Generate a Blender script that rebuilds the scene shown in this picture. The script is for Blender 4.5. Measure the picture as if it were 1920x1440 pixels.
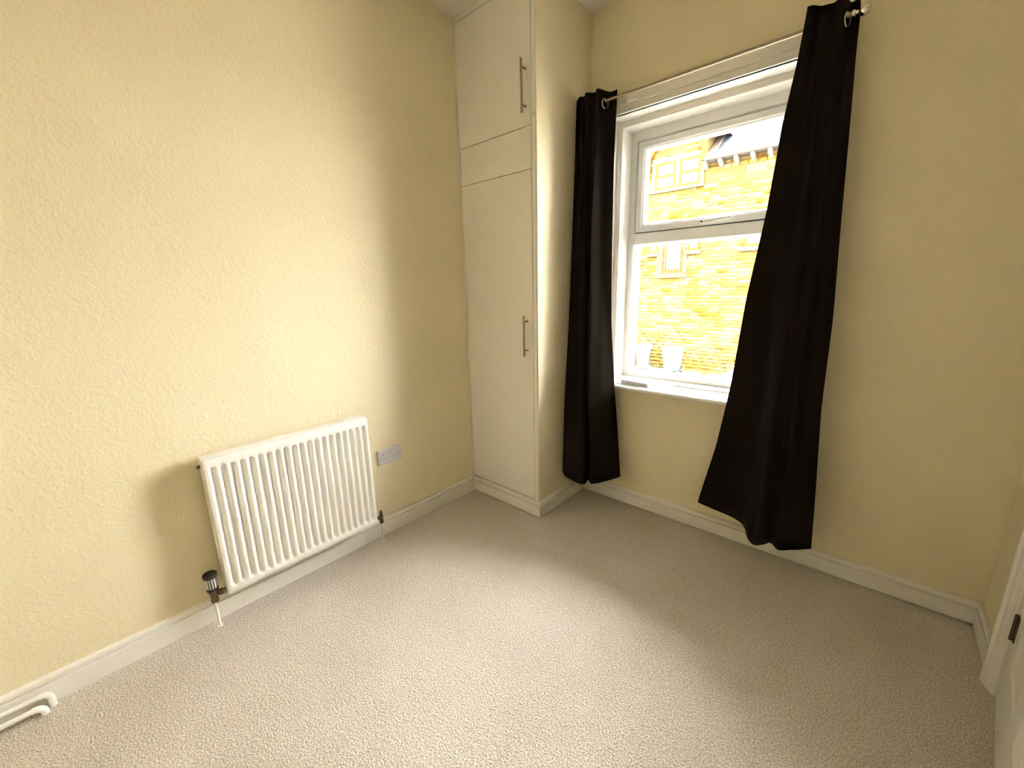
import bpy, bmesh, math, random
from mathutils import Vector, Matrix

for o in list(bpy.data.objects):
    bpy.data.objects.remove(o, do_unlink=True)
scene = bpy.context.scene
COL = scene.collection

# ------------------------------------------------------------------ camera
cam_data = bpy.data.cameras.new('camera')
cam = bpy.data.objects.new('camera', cam_data)
COL.objects.link(cam)
scene.camera = cam
YAW, PITCH, ROLL = 0.7337, -0.2289, -0.022
_fwd = Vector((-math.sin(YAW) * math.cos(PITCH), math.cos(YAW) * math.cos(PITCH), math.sin(PITCH)))
_rt = Vector((math.cos(YAW), math.sin(YAW), 0))
_up = _rt.cross(_fwd)
_r2 = _rt * math.cos(ROLL) + _up * math.sin(ROLL)
_u2 = -_rt * math.sin(ROLL) + _up * math.cos(ROLL)
M = Matrix((( _r2.x, _u2.x, -_fwd.x, 1.956), (_r2.y, _u2.y, -_fwd.y, -2.243), (_r2.z, _u2.z, -_fwd.z, 1.36), (0, 0, 0, 1)))
cam.matrix_world = M
cam_data.sensor_width = 36.0
cam_data.lens = 36.0 * 769.24 / 1920.0
cam_data.clip_start = 0.02
cam_data.clip_end = 300

# ------------------------------------------------------------------ world, sun, exposure
world = bpy.data.worlds.new('sky')
scene.world = world
world.use_nodes = True
bg = world.node_tree.nodes['Background']
bg.inputs['Color'].default_value = (0.97, 0.97, 0.97, 1)      # bright hazy sky
bg.inputs['Strength'].default_value = 9.0
sd = bpy.data.lights.new('sun_offscreen', 'SUN')
sd.energy = 5.0
sd.angle = 0.01
sd.color = (1.0, 0.93, 0.80)
sun = bpy.data.objects.new('sun_offscreen', sd)
COL.objects.link(sun)
_to_sun = Vector((0.40, -0.55, 0.95)).normalized()
sun.rotation_euler = (-_to_sun).to_track_quat('-Z', 'Y').to_euler()
vs = scene.view_settings
vs.view_transform = 'Standard'
vs.look = 'None'
vs.gamma = 1.0
vs.use_curve_mapping = False
vs.exposure = 2.65

random.seed(7)

# ------------------------------------------------------------------ materials
def new_mat(name):
    m = bpy.data.materials.new(name)
    m.use_nodes = True
    nt = m.node_tree
    return m, nt, nt.nodes['Principled BSDF']

def plain(name, col, rough=0.5, metal=0.0, spec=0.5, noise=0.0, nscale=40.0, bump=0.0, bscale=200.0, bdist=0.001):
    m, nt, b = new_mat(name)
    b.inputs['Base Color'].default_value = (*col, 1)
    b.inputs['Roughness'].default_value = rough
    b.inputs['Metallic'].default_value = metal
    b.inputs['Specular IOR Level'].default_value = spec
    tc = nt.nodes.new('ShaderNodeTexCoord')
    n = nt.nodes.new('ShaderNodeTexNoise')
    n.inputs['Scale'].default_value = nscale
    n.inputs['Detail'].default_value = 4
    nt.links.new(tc.outputs['Object'], n.inputs['Vector'])
    mix = nt.nodes.new('ShaderNodeMix')
    mix.data_type = 'RGBA'
    a = max(noise, 0.015)
    mix.inputs[6].default_value = (*[c * (1 - a) for c in col], 1)
    mix.inputs[7].default_value = (*[min(1, c * (1 + a)) for c in col], 1)
    nt.links.new(n.outputs['Fac'], mix.inputs[0])
    nt.links.new(mix.outputs[2], b.inputs['Base Color'])
    if bump > 0:
        n2 = nt.nodes.new('ShaderNodeTexNoise')
        n2.inputs['Scale'].default_value = bscale
        n2.inputs['Detail'].default_value = 3
        nt.links.new(tc.outputs['Object'], n2.inputs['Vector'])
        bp = nt.nodes.new('ShaderNodeBump')
        bp.inputs['Strength'].default_value = bump
        bp.inputs['Distance'].default_value = bdist
        nt.links.new(n2.outputs['Fac'], bp.inputs['Height'])
        nt.links.new(bp.outputs['Normal'], b.inputs['Normal'])
    return m

def wall_mat():
    m, nt, b = new_mat('cream_textured_paint')
    b.inputs['Roughness'].default_value = 0.65
    b.inputs['Specular IOR Level'].default_value = 0.25
    tc = nt.nodes.new('ShaderNodeTexCoord')
    big = nt.nodes.new('ShaderNodeTexNoise')
    big.inputs['Scale'].default_value = 1.3
    big.inputs['Detail'].default_value = 3
    nt.links.new(tc.outputs['Object'], big.inputs['Vector'])
    mix = nt.nodes.new('ShaderNodeMix'); mix.data_type = 'RGBA'
    mix.inputs[6].default_value = (0.80, 0.705, 0.475, 1)
    mix.inputs[7].default_value = (0.84, 0.75, 0.525, 1)
    nt.links.new(big.outputs['Fac'], mix.inputs[0])
    nt.links.new(mix.outputs[2], b.inputs['Base Color'])
    # orange-peel roller texture, rougher here and there
    f1 = nt.nodes.new('ShaderNodeTexNoise'); f1.inputs['Scale'].default_value = 130; f1.inputs['Detail'].default_value = 2
    f2 = nt.nodes.new('ShaderNodeTexNoise'); f2.inputs['Scale'].default_value = 55; f2.inputs['Detail'].default_value = 2
    f3 = nt.nodes.new('ShaderNodeTexNoise'); f3.inputs['Scale'].default_value = 4.0; f3.inputs['Detail'].default_value = 1
    for f in (f1, f2, f3):
        nt.links.new(tc.outputs['Object'], f.inputs['Vector'])
    ramp = nt.nodes.new('ShaderNodeMapRange')
    ramp.inputs['From Min'].default_value = 0.45; ramp.inputs['From Max'].default_value = 0.8
    nt.links.new(f2.outputs['Fac'], ramp.inputs['Value'])
    mul = nt.nodes.new('ShaderNodeMath'); mul.operation = 'MULTIPLY'
    nt.links.new(ramp.outputs['Result'], mul.inputs[0]); nt.links.new(f3.outputs['Fac'], mul.inputs[1])
    add = nt.nodes.new('ShaderNodeMath'); add.operation = 'ADD'
    nt.links.new(f1.outputs['Fac'], add.inputs[0]); nt.links.new(mul.outputs[0], add.inputs[1])
    b1 = nt.nodes.new('ShaderNodeBump')
    b1.inputs['Strength'].default_value = 0.42; b1.inputs['Distance'].default_value = 0.003
    nt.links.new(add.outputs[0], b1.inputs['Height'])
    # slow undulation of old plaster
    b2 = nt.nodes.new('ShaderNodeBump')
    b2.inputs['Strength'].default_value = 0.25; b2.inputs['Distance'].default_value = 0.02
    nt.links.new(f3.outputs['Fac'], b2.inputs['Height'])
    nt.links.new(b1.outputs['Normal'], b2.inputs['Normal'])
    nt.links.new(b2.outputs['Normal'], b.inputs['Normal'])
    return m

def carpet_mat():
    m, nt, b = new_mat('beige_twist_carpet')
    b.inputs['Roughness'].default_value = 1.0
    b.inputs['Specular IOR Level'].default_value = 0.05
    b.inputs['Sheen Weight'].default_value = 0.15
    tc = nt.nodes.new('ShaderNodeTexCoord')
    f1 = nt.nodes.new('ShaderNodeTexNoise'); f1.inputs['Scale'].default_value = 195; f1.inputs['Detail'].default_value = 3; f1.inputs['Roughness'].default_value = 0.65
    v = nt.nodes.new('ShaderNodeTexVoronoi'); v.inputs['Scale'].default_value = 190
    f3 = nt.nodes.new('ShaderNodeTexNoise'); f3.inputs['Scale'].default_value = 2.2; f3.inputs['Detail'].default_value = 3
    for f in (f1, v, f3):
        nt.links.new(tc.outputs['Object'], f.inputs['Vector'])
    cr = nt.nodes.new('ShaderNodeValToRGB')
    cr.color_ramp.elements[0].position = 0.36; cr.color_ramp.elements[0].color = (0.40, 0.345, 0.28, 1)
    cr.color_ramp.elements[1].position = 0.64; cr.color_ramp.elements[1].color = (0.88, 0.81, 0.72, 1)
    nt.links.new(f1.outputs['Fac'], cr.inputs['Fac'])
    mix = nt.nodes.new('ShaderNodeMix'); mix.data_type = 'RGBA'; mix.blend_type = 'MULTIPLY'
    mix.inputs[0].default_value = 1.0
    cr2 = nt.nodes.new('ShaderNodeValToRGB')
    cr2.color_ramp.elements[0].position = 0.35; cr2.color_ramp.elements[0].color = (0.93, 0.92, 0.90, 1)
    cr2.color_ramp.elements[1].position = 0.65; cr2.color_ramp.elements[1].color = (1.0, 1.0, 1.0, 1)
    nt.links.new(f3.outputs['Fac'], cr2.inputs['Fac'])
    nt.links.new(cr.outputs['Color'], mix.inputs[6]); nt.links.new(cr2.outputs['Color'], mix.inputs[7])
    nt.links.new(mix.outputs[2], b.inputs['Base Color'])
    add = nt.nodes.new('ShaderNodeMath'); add.operation = 'ADD'
    nt.links.new(f1.outputs['Fac'], add.inputs[0]); nt.links.new(v.outputs['Distance'], add.inputs[1])
    bp = nt.nodes.new('ShaderNodeBump'); bp.inputs['Strength'].default_value = 0.7; bp.inputs['Distance'].default_value = 0.004
    nt.links.new(add.outputs[0], bp.inputs['Height'])
    nt.links.new(bp.outputs['Normal'], b.inputs['Normal'])
    return m

def glass_mat(name, tint=(1, 1, 1), refl=0.05):
    m = bpy.data.materials.new(name); m.use_nodes = True
    nt = m.node_tree
    for n in list(nt.nodes):
        nt.nodes.remove(n)
    out = nt.nodes.new('ShaderNodeOutputMaterial')
    t = nt.nodes.new('ShaderNodeBsdfTransparent'); t.inputs['Color'].default_value = (*tint, 1)
    g = nt.nodes.new('ShaderNodeBsdfGlossy'); g.inputs['Roughness'].default_value = 0.02
    fr = nt.nodes.new('ShaderNodeFresnel'); fr.inputs['IOR'].default_value = 1.3
    mix = nt.nodes.new('ShaderNodeMixShader')
    nt.links.new(fr.outputs[0], mix.inputs[0])
    nt.links.new(t.outputs[0], mix.inputs[1]); nt.links.new(g.outputs[0], mix.inputs[2])
    nt.links.new(mix.outputs[0], out.inputs['Surface'])
    return m

def curtain_mat():
    m, nt, b = new_mat('dark_brown_curtain_cloth')
    b.inputs['Roughness'].default_value = 0.85
    b.inputs['Specular IOR Level'].default_value = 0.02
    b.inputs['Sheen Weight'].default_value = 0.015
    b.inputs['Sheen Roughness'].default_value = 0.5
    tc = nt.nodes.new('ShaderNodeTexCoord')
    n = nt.nodes.new('ShaderNodeTexNoise'); n.inputs['Scale'].default_value = 300; n.inputs['Detail'].default_value = 2
    nt.links.new(tc.outputs['Object'], n.inputs['Vector'])
    mix = nt.nodes.new('ShaderNodeMix'); mix.data_type = 'RGBA'
    mix.inputs[6].default_value = (0.0078, 0.0055, 0.0040, 1)
    mix.inputs[7].default_value = (0.0150, 0.0105, 0.0076, 1)
    nt.links.new(n.outputs['Fac'], mix.inputs[0]); nt.links.new(mix.outputs[2], b.inputs['Base Color'])
    bp = nt.nodes.new('ShaderNodeBump'); bp.inputs['Strength'].default_value = 0.15; bp.inputs['Distance'].default_value = 0.001
    nt.links.new(n.outputs['Fac'], bp.inputs['Height']); nt.links.new(bp.outputs['Normal'], b.inputs['Normal'])
    return m

MAT = {}
MAT['wall'] = wall_mat()
MAT['carpet'] = carpet_mat()
MAT['ceiling'] = plain('white_ceiling_paint', (0.84, 0.80, 0.70), 0.8, bump=0.1, bscale=120)
MAT['gloss'] = plain('white_gloss_paint', (0.84, 0.81, 0.73), 0.35)
MAT['door_white'] = plain('white_satin_door', (0.83, 0.80, 0.71), 0.4, bump=0.04, bscale=60)
MAT['upvc'] = plain('white_upvc', (0.86, 0.86, 0.84), 0.28)
MAT['rad'] = plain('white_enamel', (0.88, 0.86, 0.80), 0.25)
MAT['gasket'] = plain('dark_gasket', (0.03, 0.028, 0.025), 0.7)
MAT['steel'] = plain('brushed_steel', (0.36, 0.30, 0.23), 0.34, 1.0)
MAT['chrome'] = plain('chrome', (0.75, 0.74, 0.70), 0.12, 1.0)
MAT['brass'] = plain('aged_nickel', (0.16, 0.13, 0.085), 0.38, 1.0)
MAT['black_plastic'] = plain('black_plastic', (0.02, 0.018, 0.015), 0.3)
MAT['white_plastic'] = plain('white_plastic', (0.66, 0.64, 0.64), 0.3)
MAT['glass'] = glass_mat('clear_window_glass')
MAT['curtain'] = curtain_mat()
MAT['box_grey'] = plain('grey_label', (0.52, 0.53, 0.52), 0.5)
# outside
STONES = []
for i, c in enumerate([tuple(k * 0.33 for k in c) for c in [(0.36, 0.255, 0.068), (0.39, 0.29, 0.10), (0.33, 0.215, 0.046), (0.42, 0.335, 0.15), (0.33, 0.15, 0.022)]]):
    STONES.append(plain('sandstone_%s' % 'abcde'[i], c, 0.95, spec=0.05, noise=0.22, nscale=9.0, bump=0.6, bscale=18, bdist=0.03))
MAT['mortar'] = plain('mortar', (0.0638, 0.0495, 0.0195), 0.95, spec=0.08, noise=0.2)
MAT['ashlar'] = plain('pale_dressed_stone', (0.081, 0.0675, 0.036), 0.85, spec=0.08, noise=0.08, nscale=6)
MAT['timber'] = plain('orange_stained_timber', (0.105, 0.040, 0.006), 0.5, spec=0.08, noise=0.15, nscale=5)
MAT['slate'] = plain('grey_slate', (0.024, 0.028, 0.034), 0.6, spec=0.08, noise=0.2, nscale=3)
MAT['slate2'] = plain('pale_grey_slate', (0.036, 0.040, 0.046), 0.6, spec=0.08, noise=0.2, nscale=3)
MAT['gutter'] = plain('cream_gutter', (0.081, 0.06, 0.045), 0.5, spec=0.08)
MAT['bracket'] = plain('white_bracket', (0.12, 0.108, 0.09), 0.5, spec=0.08)
MAT['lead'] = plain('lead_flashing', (0.054, 0.054, 0.057), 0.5, spec=0.08)
MAT['iron'] = plain('grey_iron', (0.014, 0.013, 0.012), 0.5)
MAT['far_glass'] = plain('far_window_glass', (0.010, 0.012, 0.014), 0.05)
MAT['net'] = plain('white_net_curtain', (0.099, 0.102, 0.108), 0.9)
MAT['bin'] = plain('grey_bin_plastic', (0.0456, 0.0576, 0.0624), 0.45, spec=0.08, noise=0.06)
MAT['bin_lid'] = plain('grey_bin_lid', (0.063, 0.0698, 0.0765), 0.4, spec=0.08)
MAT['tyre'] = plain('black_rubber', (0.03, 0.027, 0.024), 0.8)
MAT['tarmac'] = plain('pale_paving', (0.45, 0.41, 0.35), 0.95, noise=0.15, nscale=6)
MAT['gravel'] = plain('grey_gravel', (0.045, 0.042, 0.0375), 0.95, spec=0.08, noise=0.3, nscale=25, bump=0.8, bscale=30, bdist=0.03)
MAT['weed'] = plain('yellow_green_weeds', (0.051, 0.057, 0.009), 0.8, noise=0.2)

# ------------------------------------------------------------------ mesh helpers
class MB:
    def __init__(self):
        self.v = []; self.f = []; self.mi = []
    def face(self, idx, mi=0):
        self.f.append(tuple(idx)); self.mi.append(mi)
    def add(self, verts, faces, mi=0):
        n = len(self.v); self.v += [tuple(p) for p in verts]
        for f in faces:
            self.face([n + i for i in f], mi)
        return self
    def box(self, x0, x1, y0, y1, z0, z1, mi=0):
        vs_ = [(x0, y0, z0), (x1, y0, z0), (x1, y1, z0), (x0, y1, z0), (x0, y0, z1), (x1, y0, z1), (x1, y1, z1), (x0, y1, z1)]
        return self.add(vs_, [(0, 3, 2, 1), (4, 5, 6, 7), (0, 1, 5, 4), (1, 2, 6, 5), (2, 3, 7, 6), (3, 0, 4, 7)], mi)
    def tube(self, pts, r, seg=12, cap=True, mi=0):
        pts = [Vector(p) for p in pts]; n = len(pts)
        rs = r if isinstance(r, (list, tuple)) else [r] * n
        d0 = (pts[1] - pts[0]).normalized()
        ref = Vector((0, 0, 1)) if abs(d0.z) < 0.9 else Vector((1, 0, 0))
        u = d0.cross(ref).normalized()
        base = len(self.v)
        for i, p in enumerate(pts):
            if i == 0: d = pts[1] - pts[0]
            elif i == n - 1: d = pts[-1] - pts[-2]
            else: d = (pts[i + 1] - pts[i]).normalized() + (pts[i] - pts[i - 1]).normalized()
            d = d.normalized()
            u = (u - d * u.dot(d)).normalized(); w = d.cross(u)
            for k in range(seg):
                a = 2 * math.pi * k / seg
                self.v.append(tuple(p + (u * math.cos(a) + w * math.sin(a)) * rs[i]))
        for i in range(n - 1):
            for k in range(seg):
                k2 = (k + 1) % seg
                self.face((base + i * seg + k, base + i * seg + k2, base + (i + 1) * seg + k2, base + (i + 1) * seg + k), mi)
        if cap:
            self.face([base + k for k in range(seg)][::-1], mi)
            self.face([base + (n - 1) * seg + k for k in range(seg)], mi)
        return self
    def lathe(self, prof, origin=(0, 0, 0), axis='z', seg=24, mi=0):
        ox, oy, oz = origin; base = len(self.v); n = len(prof)
        for (r, h) in prof:
            for k in range(seg):
                a = 2 * math.pi * k / seg; c, s = r * math.cos(a), r * math.sin(a)
                if axis == 'z': self.v.append((ox + c, oy + s, oz + h))
                elif axis == 'x': self.v.append((ox + h, oy + c, oz + s))
                else: self.v.append((ox + s, oy + h, oz + c))
        for i in range(n - 1):
            for k in range(seg):
                k2 = (k + 1) % seg
                self.face((base + i * seg + k, base + i * seg + k2, base + (i + 1) * seg + k2, base + (i + 1) * seg + k), mi)
        self.face([base + k for k in range(seg)][::-1], mi)
        self.face([base + (n - 1) * seg + k for k in range(seg)], mi)
        return self
    def sphere(self, c, r, seg=16, rings=10, mi=0):
        prof = [(max(1e-5, r * math.sin(math.pi * i / rings)), -r * math.cos(math.pi * i / rings)) for i in range(rings + 1)]
        return self.lathe(prof, c, 'z', seg, mi)
    def prism(self, poly, f3, depth0, depth1, mi=0):
        """poly: 2d points; f3(a, b, d) -> 3d"""
        n = len(poly); vs_ = [f3(a, b, depth0) for a, b in poly] + [f3(a, b, depth1) for a, b in poly]
        fs = [tuple(range(n))[::-1], tuple(range(n, 2 * n))] + [(i, (i + 1) % n, n + (i + 1) % n, n + i) for i in range(n)]
        return self.add(vs_, fs, mi)
    def sweep(self, path, prof, f3, closed=False, mi=0):
        """path in a plane (2d), profile (d, h): d to the right of the path, h out of the plane"""
        n = len(path); base = len(self.v); m = len(prof)
        for i in range(n):
            p = Vector(path[i])
            dirs = []
            if closed or i > 0: dirs.append((p - Vector(path[(i - 1) % n])).normalized())
            if closed or i < n - 1: dirs.append((Vector(path[(i + 1) % n]) - p).normalized())
            ns = [Vector((d.y, -d.x)) for d in dirs]
            nn = ns[0] if len(ns) == 1 else (ns[0] + ns[1])
            if len(ns) == 2:
                nn = nn / (1 + ns[0].dot(ns[1]))
            for (d, h) in prof:
                q = p + nn * d
                self.v.append(tuple(f3(q.x, q.y, h)))
        for i in range(n if closed else n - 1):
            a = base + i * m; b = base + ((i + 1) % n) * m
            for k in range(m):
                k2 = (k + 1) % m
                self.face((a + k, a + k2, b + k2, b + k), mi)
        if not closed:
            self.face([base + k for k in range(m)], mi)
            self.face([base + (n - 1) * m + k for k in range(m)][::-1], mi)
        return self
    def build(self, name, mats, parent=None, smooth=None, bevel=0.0, origin=None):
        me = bpy.data.meshes.new(name)
        o3 = Vector(origin) if origin is not None else None
        vv = self.v if o3 is None else [tuple(Vector(p) - o3) for p in self.v]
        me.from_pydata(vv, [], self.f)
        if not isinstance(mats, (list, tuple)): mats = [mats]
        for m in mats: me.materials.append(m)
        for p, i in zip(me.polygons, self.mi): p.material_index = i
        bm = bmesh.new(); bm.from_mesh(me)
        bmesh.ops.recalc_face_normals(bm, faces=bm.faces)
        if bevel > 0:
            es = [e for e in bm.edges if len(e.link_faces) == 2 and e.calc_face_angle(0) > 0.6]
            bmesh.ops.bevel(bm, geom=es, offset=bevel, segments=2, affect='EDGES', profile=0.6, clamp_overlap=True)
        bm.to_mesh(me); bm.free()
        if smooth is not None:
            for p in me.polygons: p.use_smooth = True
            me.set_sharp_from_angle(angle=math.radians(smooth))
        o = bpy.data.objects.new(name, me); COL.objects.link(o)
        if o3 is not None: o.location = o3
        if parent is not None:
            o.parent = parent
            o.matrix_parent_inverse = Matrix.Translation(-parent.location) if parent.type == 'EMPTY' else Matrix()
        return o

def tag(o, label=None, cat=None, group=None, kind=None):
    if label: o['label'] = label
    if cat: o['category'] = cat
    if group: o['group'] = group
    if kind: o['kind'] = kind
    return o

def thing(name, loc, label, cat, group=None, kind=None):
    o = bpy.data.objects.new(name, None); COL.objects.link(o)
    o.empty_display_size = 0.05; o.location = loc
    return tag(o, label, cat, group, kind)

def XYZ(a, b, h): return (a, b, h)          # path in plan, h = height
def XZ(a, b, h): return (a, h, b)           # path in the window wall's plane, h = depth (y)
def YZ(a, b, h): return (h, a, b)

# ------------------------------------------------------------------ room shell
LW, FW, RW, BW, CZ = -0.02, 0.02, 2.41, -3.05, 2.805     # inner faces: left, front (window), right, back; ceiling height
GZ = -2.13                                                # street level outside
WX0, WX1, WZ0, WZ1 = 0.66, 1.67, 0.755, 2.285             # hole in the window wall

o = MB().box(LW - 0.1, RW + 0.1, BW - 0.1, FW + 0.28, -0.12, 0.0).build('floor', MAT['carpet'])
tag(o, 'beige speckled twist pile carpet covering the whole floor', 'floor', kind='structure')
o = MB().box(LW - 0.1, RW + 0.1, BW - 0.1, FW + 0.28, CZ, CZ + 0.12).build('ceiling', MAT['ceiling'])
tag(o, 'plain off white ceiling above the cupboard', 'ceiling', kind='structure')
o = MB().box(LW - 0.25, LW, BW - 0.1, FW + 0.28, -0.12, CZ + 0.1).build('wall_left', MAT['wall'])
tag(o, 'cream textured wall behind the radiator and socket', 'wall', kind='structure')
mb = MB()
yo = FW + 0.28
mb.box(LW - 0.25, WX0, FW, yo, GZ - 0.1, CZ + 0.6).box(WX1, RW + 0.25, FW, yo, GZ - 0.1, CZ + 0.6)
mb.box(WX0, WX1, FW, yo, GZ - 0.1, WZ0).box(WX0, WX1, FW, yo, WZ1, CZ + 0.6)
o = mb.build('wall_front', MAT['wall'])
tag(o, 'cream painted wall around the window', 'wall', kind='structure')
DY0, DY1, DZ = -1.19, -0.375, 2.03                        # door opening on the right wall
mb = MB().box(RW, RW + 0.12, DY1, FW + 0.28, -0.12, CZ + 0.1).box(RW, RW + 0.12, BW - 0.1, DY0, -0.12, CZ + 0.1).box(RW, RW + 0.12, DY0, DY1, DZ, CZ + 0.1)
o = mb.build('wall_right', MAT['wall'])
tag(o, 'cream wall beside the white panelled door', 'wall', kind='structure')
o = MB().box(LW - 0.1, RW + 0.1, BW - 0.15, BW, -0.12, CZ + 0.1).build('wall_back', MAT['wall'])
tag(o, 'plain cream wall opposite the window', 'wall', kind='structure')
o = MB().box(RW + 1.0, RW + 1.1, DY0 - 0.8, DY1 + 0.4, -0.12, CZ + 0.1).box(RW + 0.12, RW + 1.0, DY0 - 0.8, DY0 - 0.7, -0.12, CZ + 0.1).box(RW + 0.12, RW + 1.0, DY1 + 0.3, DY1 + 0.4, -0.12, CZ + 0.1).box(RW + 0.12, RW + 1.1, DY0 - 0.8, DY1 + 0.4, 2.4, 2.5).box(RW + 0.1, RW + 1.1, DY0 - 0.8, DY1 + 0.4, -0.12, 0.0).build('wall_hallway', MAT['wall'])
tag(o, 'cream landing wall behind the open white door', 'wall', kind='structure')

mb = MB()  # unseen tall terrace front, added to keep sky light off the house opposite
hx0, hx1, hz0, hz1 = WX0 - 0.02, WX1 + 0.02, WZ0 - 0.03, WZ1 + 0.03
mb.box(-16, hx0, yo, yo + 0.05, GZ - 0.1, 8.2).box(hx1, 16, yo, yo + 0.05, GZ - 0.1, 8.2).box(hx0, hx1, yo, yo + 0.05, GZ - 0.1, hz0).box(hx0, hx1, yo, yo + 0.05, hz1, 8.2)
o = mb.build('wall_sky_block', MAT['mortar'])
tag(o, 'unseen outer terrace wall around the window, added to block sky light from the stone house', 'wall', kind='structure')
CY, PX = -0.468, 0.557                                    # cupboard front plane, outer face of its plastered side
o = MB().box(PX - 0.03, PX, CY, FW + 0.01, 0.0, CZ + 0.02).build('wall_partition', MAT['wall'], bevel=0.004)
tag(o, 'narrow cream plastered side wall enclosing the corner cupboard', 'wall', kind='structure')

SK = [(0, 0.0), (0.018, 0.0), (0.018, 0.0725), (0.0165, 0.0742), (0.008, 0.0750), (0.008, 0.0805), (0.0155, 0.0828), (0.0160, 0.090), (0.0145, 0.096), (0.010, 0.1005), (0.0, 0.102)]
SKU = [(d, max(h, 0.008)) for d, h in SK]
def skirt(name, path, prof, label):
    o_ = MB().sweep(path, prof, XYZ).build(name, MAT['gloss'], smooth=25)
    tag(o_, label, 'baseboard', kind='structure')
skirt('baseboard_left', [(LW, BW), (LW, CY)], SK, 'white moulded skirting board running under the radiator')
skirt('baseboard_cupboard', [(LW, CY), (PX, CY), (PX, FW)], SKU, 'white moulded skirting board wrapping round the foot of the cupboard')
skirt('baseboard_front', [(PX, FW), (RW, FW)], SKU, 'white moulded skirting board below the window')
skirt('baseboard_right', [(RW, FW), (RW, -0.305)], SKU, 'short white skirting board between corner and door frame')
skirt('baseboard_back', [(RW, BW), (LW, BW)], SK, 'white skirting board on the wall opposite the window')

# door architrave on the right wall (path runs in the wall's plane; profile d across, h = how far it stands out)
AP = [(0.0, 0.0), (0.0, 0.024), (0.012, 0.034), (0.022, 0.034), (0.030, 0.026), (0.048, 0.024), (0.056, 0.018), (0.066, 0.016), (0.072, 0.010), (0.072, 0.0)]
mb = MB()
ay = -0.302
mb.sweep([(ay, 0.003), (ay, DZ + 0.073), (DY0 - 0.073, DZ + 0.073), (DY0 - 0.073, 0.003)],
         [(-d, RW - h) for d, h in AP], YZ)
o = mb.build('trim_1', MAT['gloss'], smooth=30)
tag(o, 'white moulded architrave framing the door', 'door frame', kind='structure')
o = MB().box(RW + 0.001, RW + 0.12, DY1 - 0.012, DY1 + 0.001, 0.0, DZ).box(RW + 0.001, RW + 0.12, DY0 - 0.001, DY0 + 0.012, 0.0, DZ).box(RW + 0.001, RW + 0.12, DY0, DY1, DZ - 0.012, DZ + 0.001).build('trim_2', MAT['gloss'])
tag(o, 'white door lining inside the architrave', 'door frame', kind='structure')

# ------------------------------------------------------------------ white six-panel door, slightly ajar
door = thing('door_1', (RW - 0.006, DY1 - 0.016, 0.0), 'white moulded panel door standing ajar in its frame', 'door', kind='structure')
DW, DH, DT = 0.77, 1.995, 0.038
# leaf in local coordinates: runs along -y from the hinge, room face at x = 0, thickness to +x
def door_leaf():
    mb_ = MB()
    cols = [(0.105, 0.335), (0.435, 0.665)]
    rows = [(0.20, 0.82), (0.95, 1.55), (1.65, 1.86)]
    ys = [0, .105, .335, .435, .665, DW]; zs = [0.008, .20, .82, .95, 1.55, 1.65, 1.86, DH]
    panels = set()
    for ci, c in enumerate((1, 3)):
        for ri in (1, 3, 5): panels.add((c, ri))
    for side, x in ((0, 0.0), (1, DT)):
        for i in range(5):
            for j in range(7):
                a0, a1, b0, b1 = ys[i], ys[i + 1], zs[j], zs[j + 1]
                if (i, j) in panels:
                    rings = []
                    for ins, dep in ((0, 0), (0.008, 0.006), (0.016, 0.009), (0.026, 0.009), (0.05, 0.003)):
                        xx = x + (dep if side == 0 else -dep)
                        rings.append([(xx, -(a0 + ins), b0 + ins), (xx, -(a1 - ins), b0 + ins), (xx, -(a1 - ins), b1 - ins), (xx, -(a0 + ins), b1 - ins)])
                    for k in range(len(rings) - 1):
                        for e in range(4):
                            e2 = (e + 1) % 4
                            mb_.add([rings[k][e], rings[k][e2], rings[k + 1][e2], rings[k + 1][e]], [(0, 1, 2, 3)])
                    mb_.add(rings[-1], [(0, 1, 2, 3)])
                else:
                    mb_.add([(x, -a0, b0), (x, -a1, b0), (x, -a1, b1), (x, -a0, b1)], [(0, 1, 2, 3)])
    for (p, q) in (((0, 0.008), (DW, 0.008)), ((DW, 0.008), (DW, DH)), ((DW, DH), (0, DH)), ((0, DH), (0, 0.008))):
        mb_.add([(0, -p[0], p[1]), (0, -q[0], q[1]), (DT, -q[0], q[1]), (DT, -p[0], p[1])], [(0, 1, 2, 3)])
    me_o = mb_.build('door_leaf', MAT['gloss'])
    bm = bmesh.new(); bm.from_mesh(me_o.data)
    bmesh.ops.remove_doubles(bm, verts=bm.verts, dist=0.0004)
    bmesh.ops.recalc_face_normals(bm, faces=bm.faces)
    bm.to_mesh(me_o.data); bm.free()
    return me_o
leaf = door_leaf(); leaf.parent = door
for z in (0.240, 1.70):
    h = MB().box(-0.003, 0.004, -0.022, 0.010, z, z + 0.085).tube([(-0.006, 0.0, z - 0.003), (-0.006, 0.0, z + 0.088)], 0.0055, 10).build('hinge', MAT['brass'])
    h.parent = door; tag(h, 'dark metal butt hinge')
hd = MB().lathe([(0.025, 0), (0.025, -0.006), (0.010, -0.008), (0.009, -0.04), (0.012, -0.045)], (0, -0.71, 0.98), 'x', 20).tube([(-0.042, -0.71, 0.98), (-0.045, -0.66, 0.98), (-0.043, -0.60, 0.982)], 0.009, 10).build('door_handle', MAT['chrome'], smooth=40)
hd.parent = door
door.rotation_euler = (0, 0, -math.radians(7.5))

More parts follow.
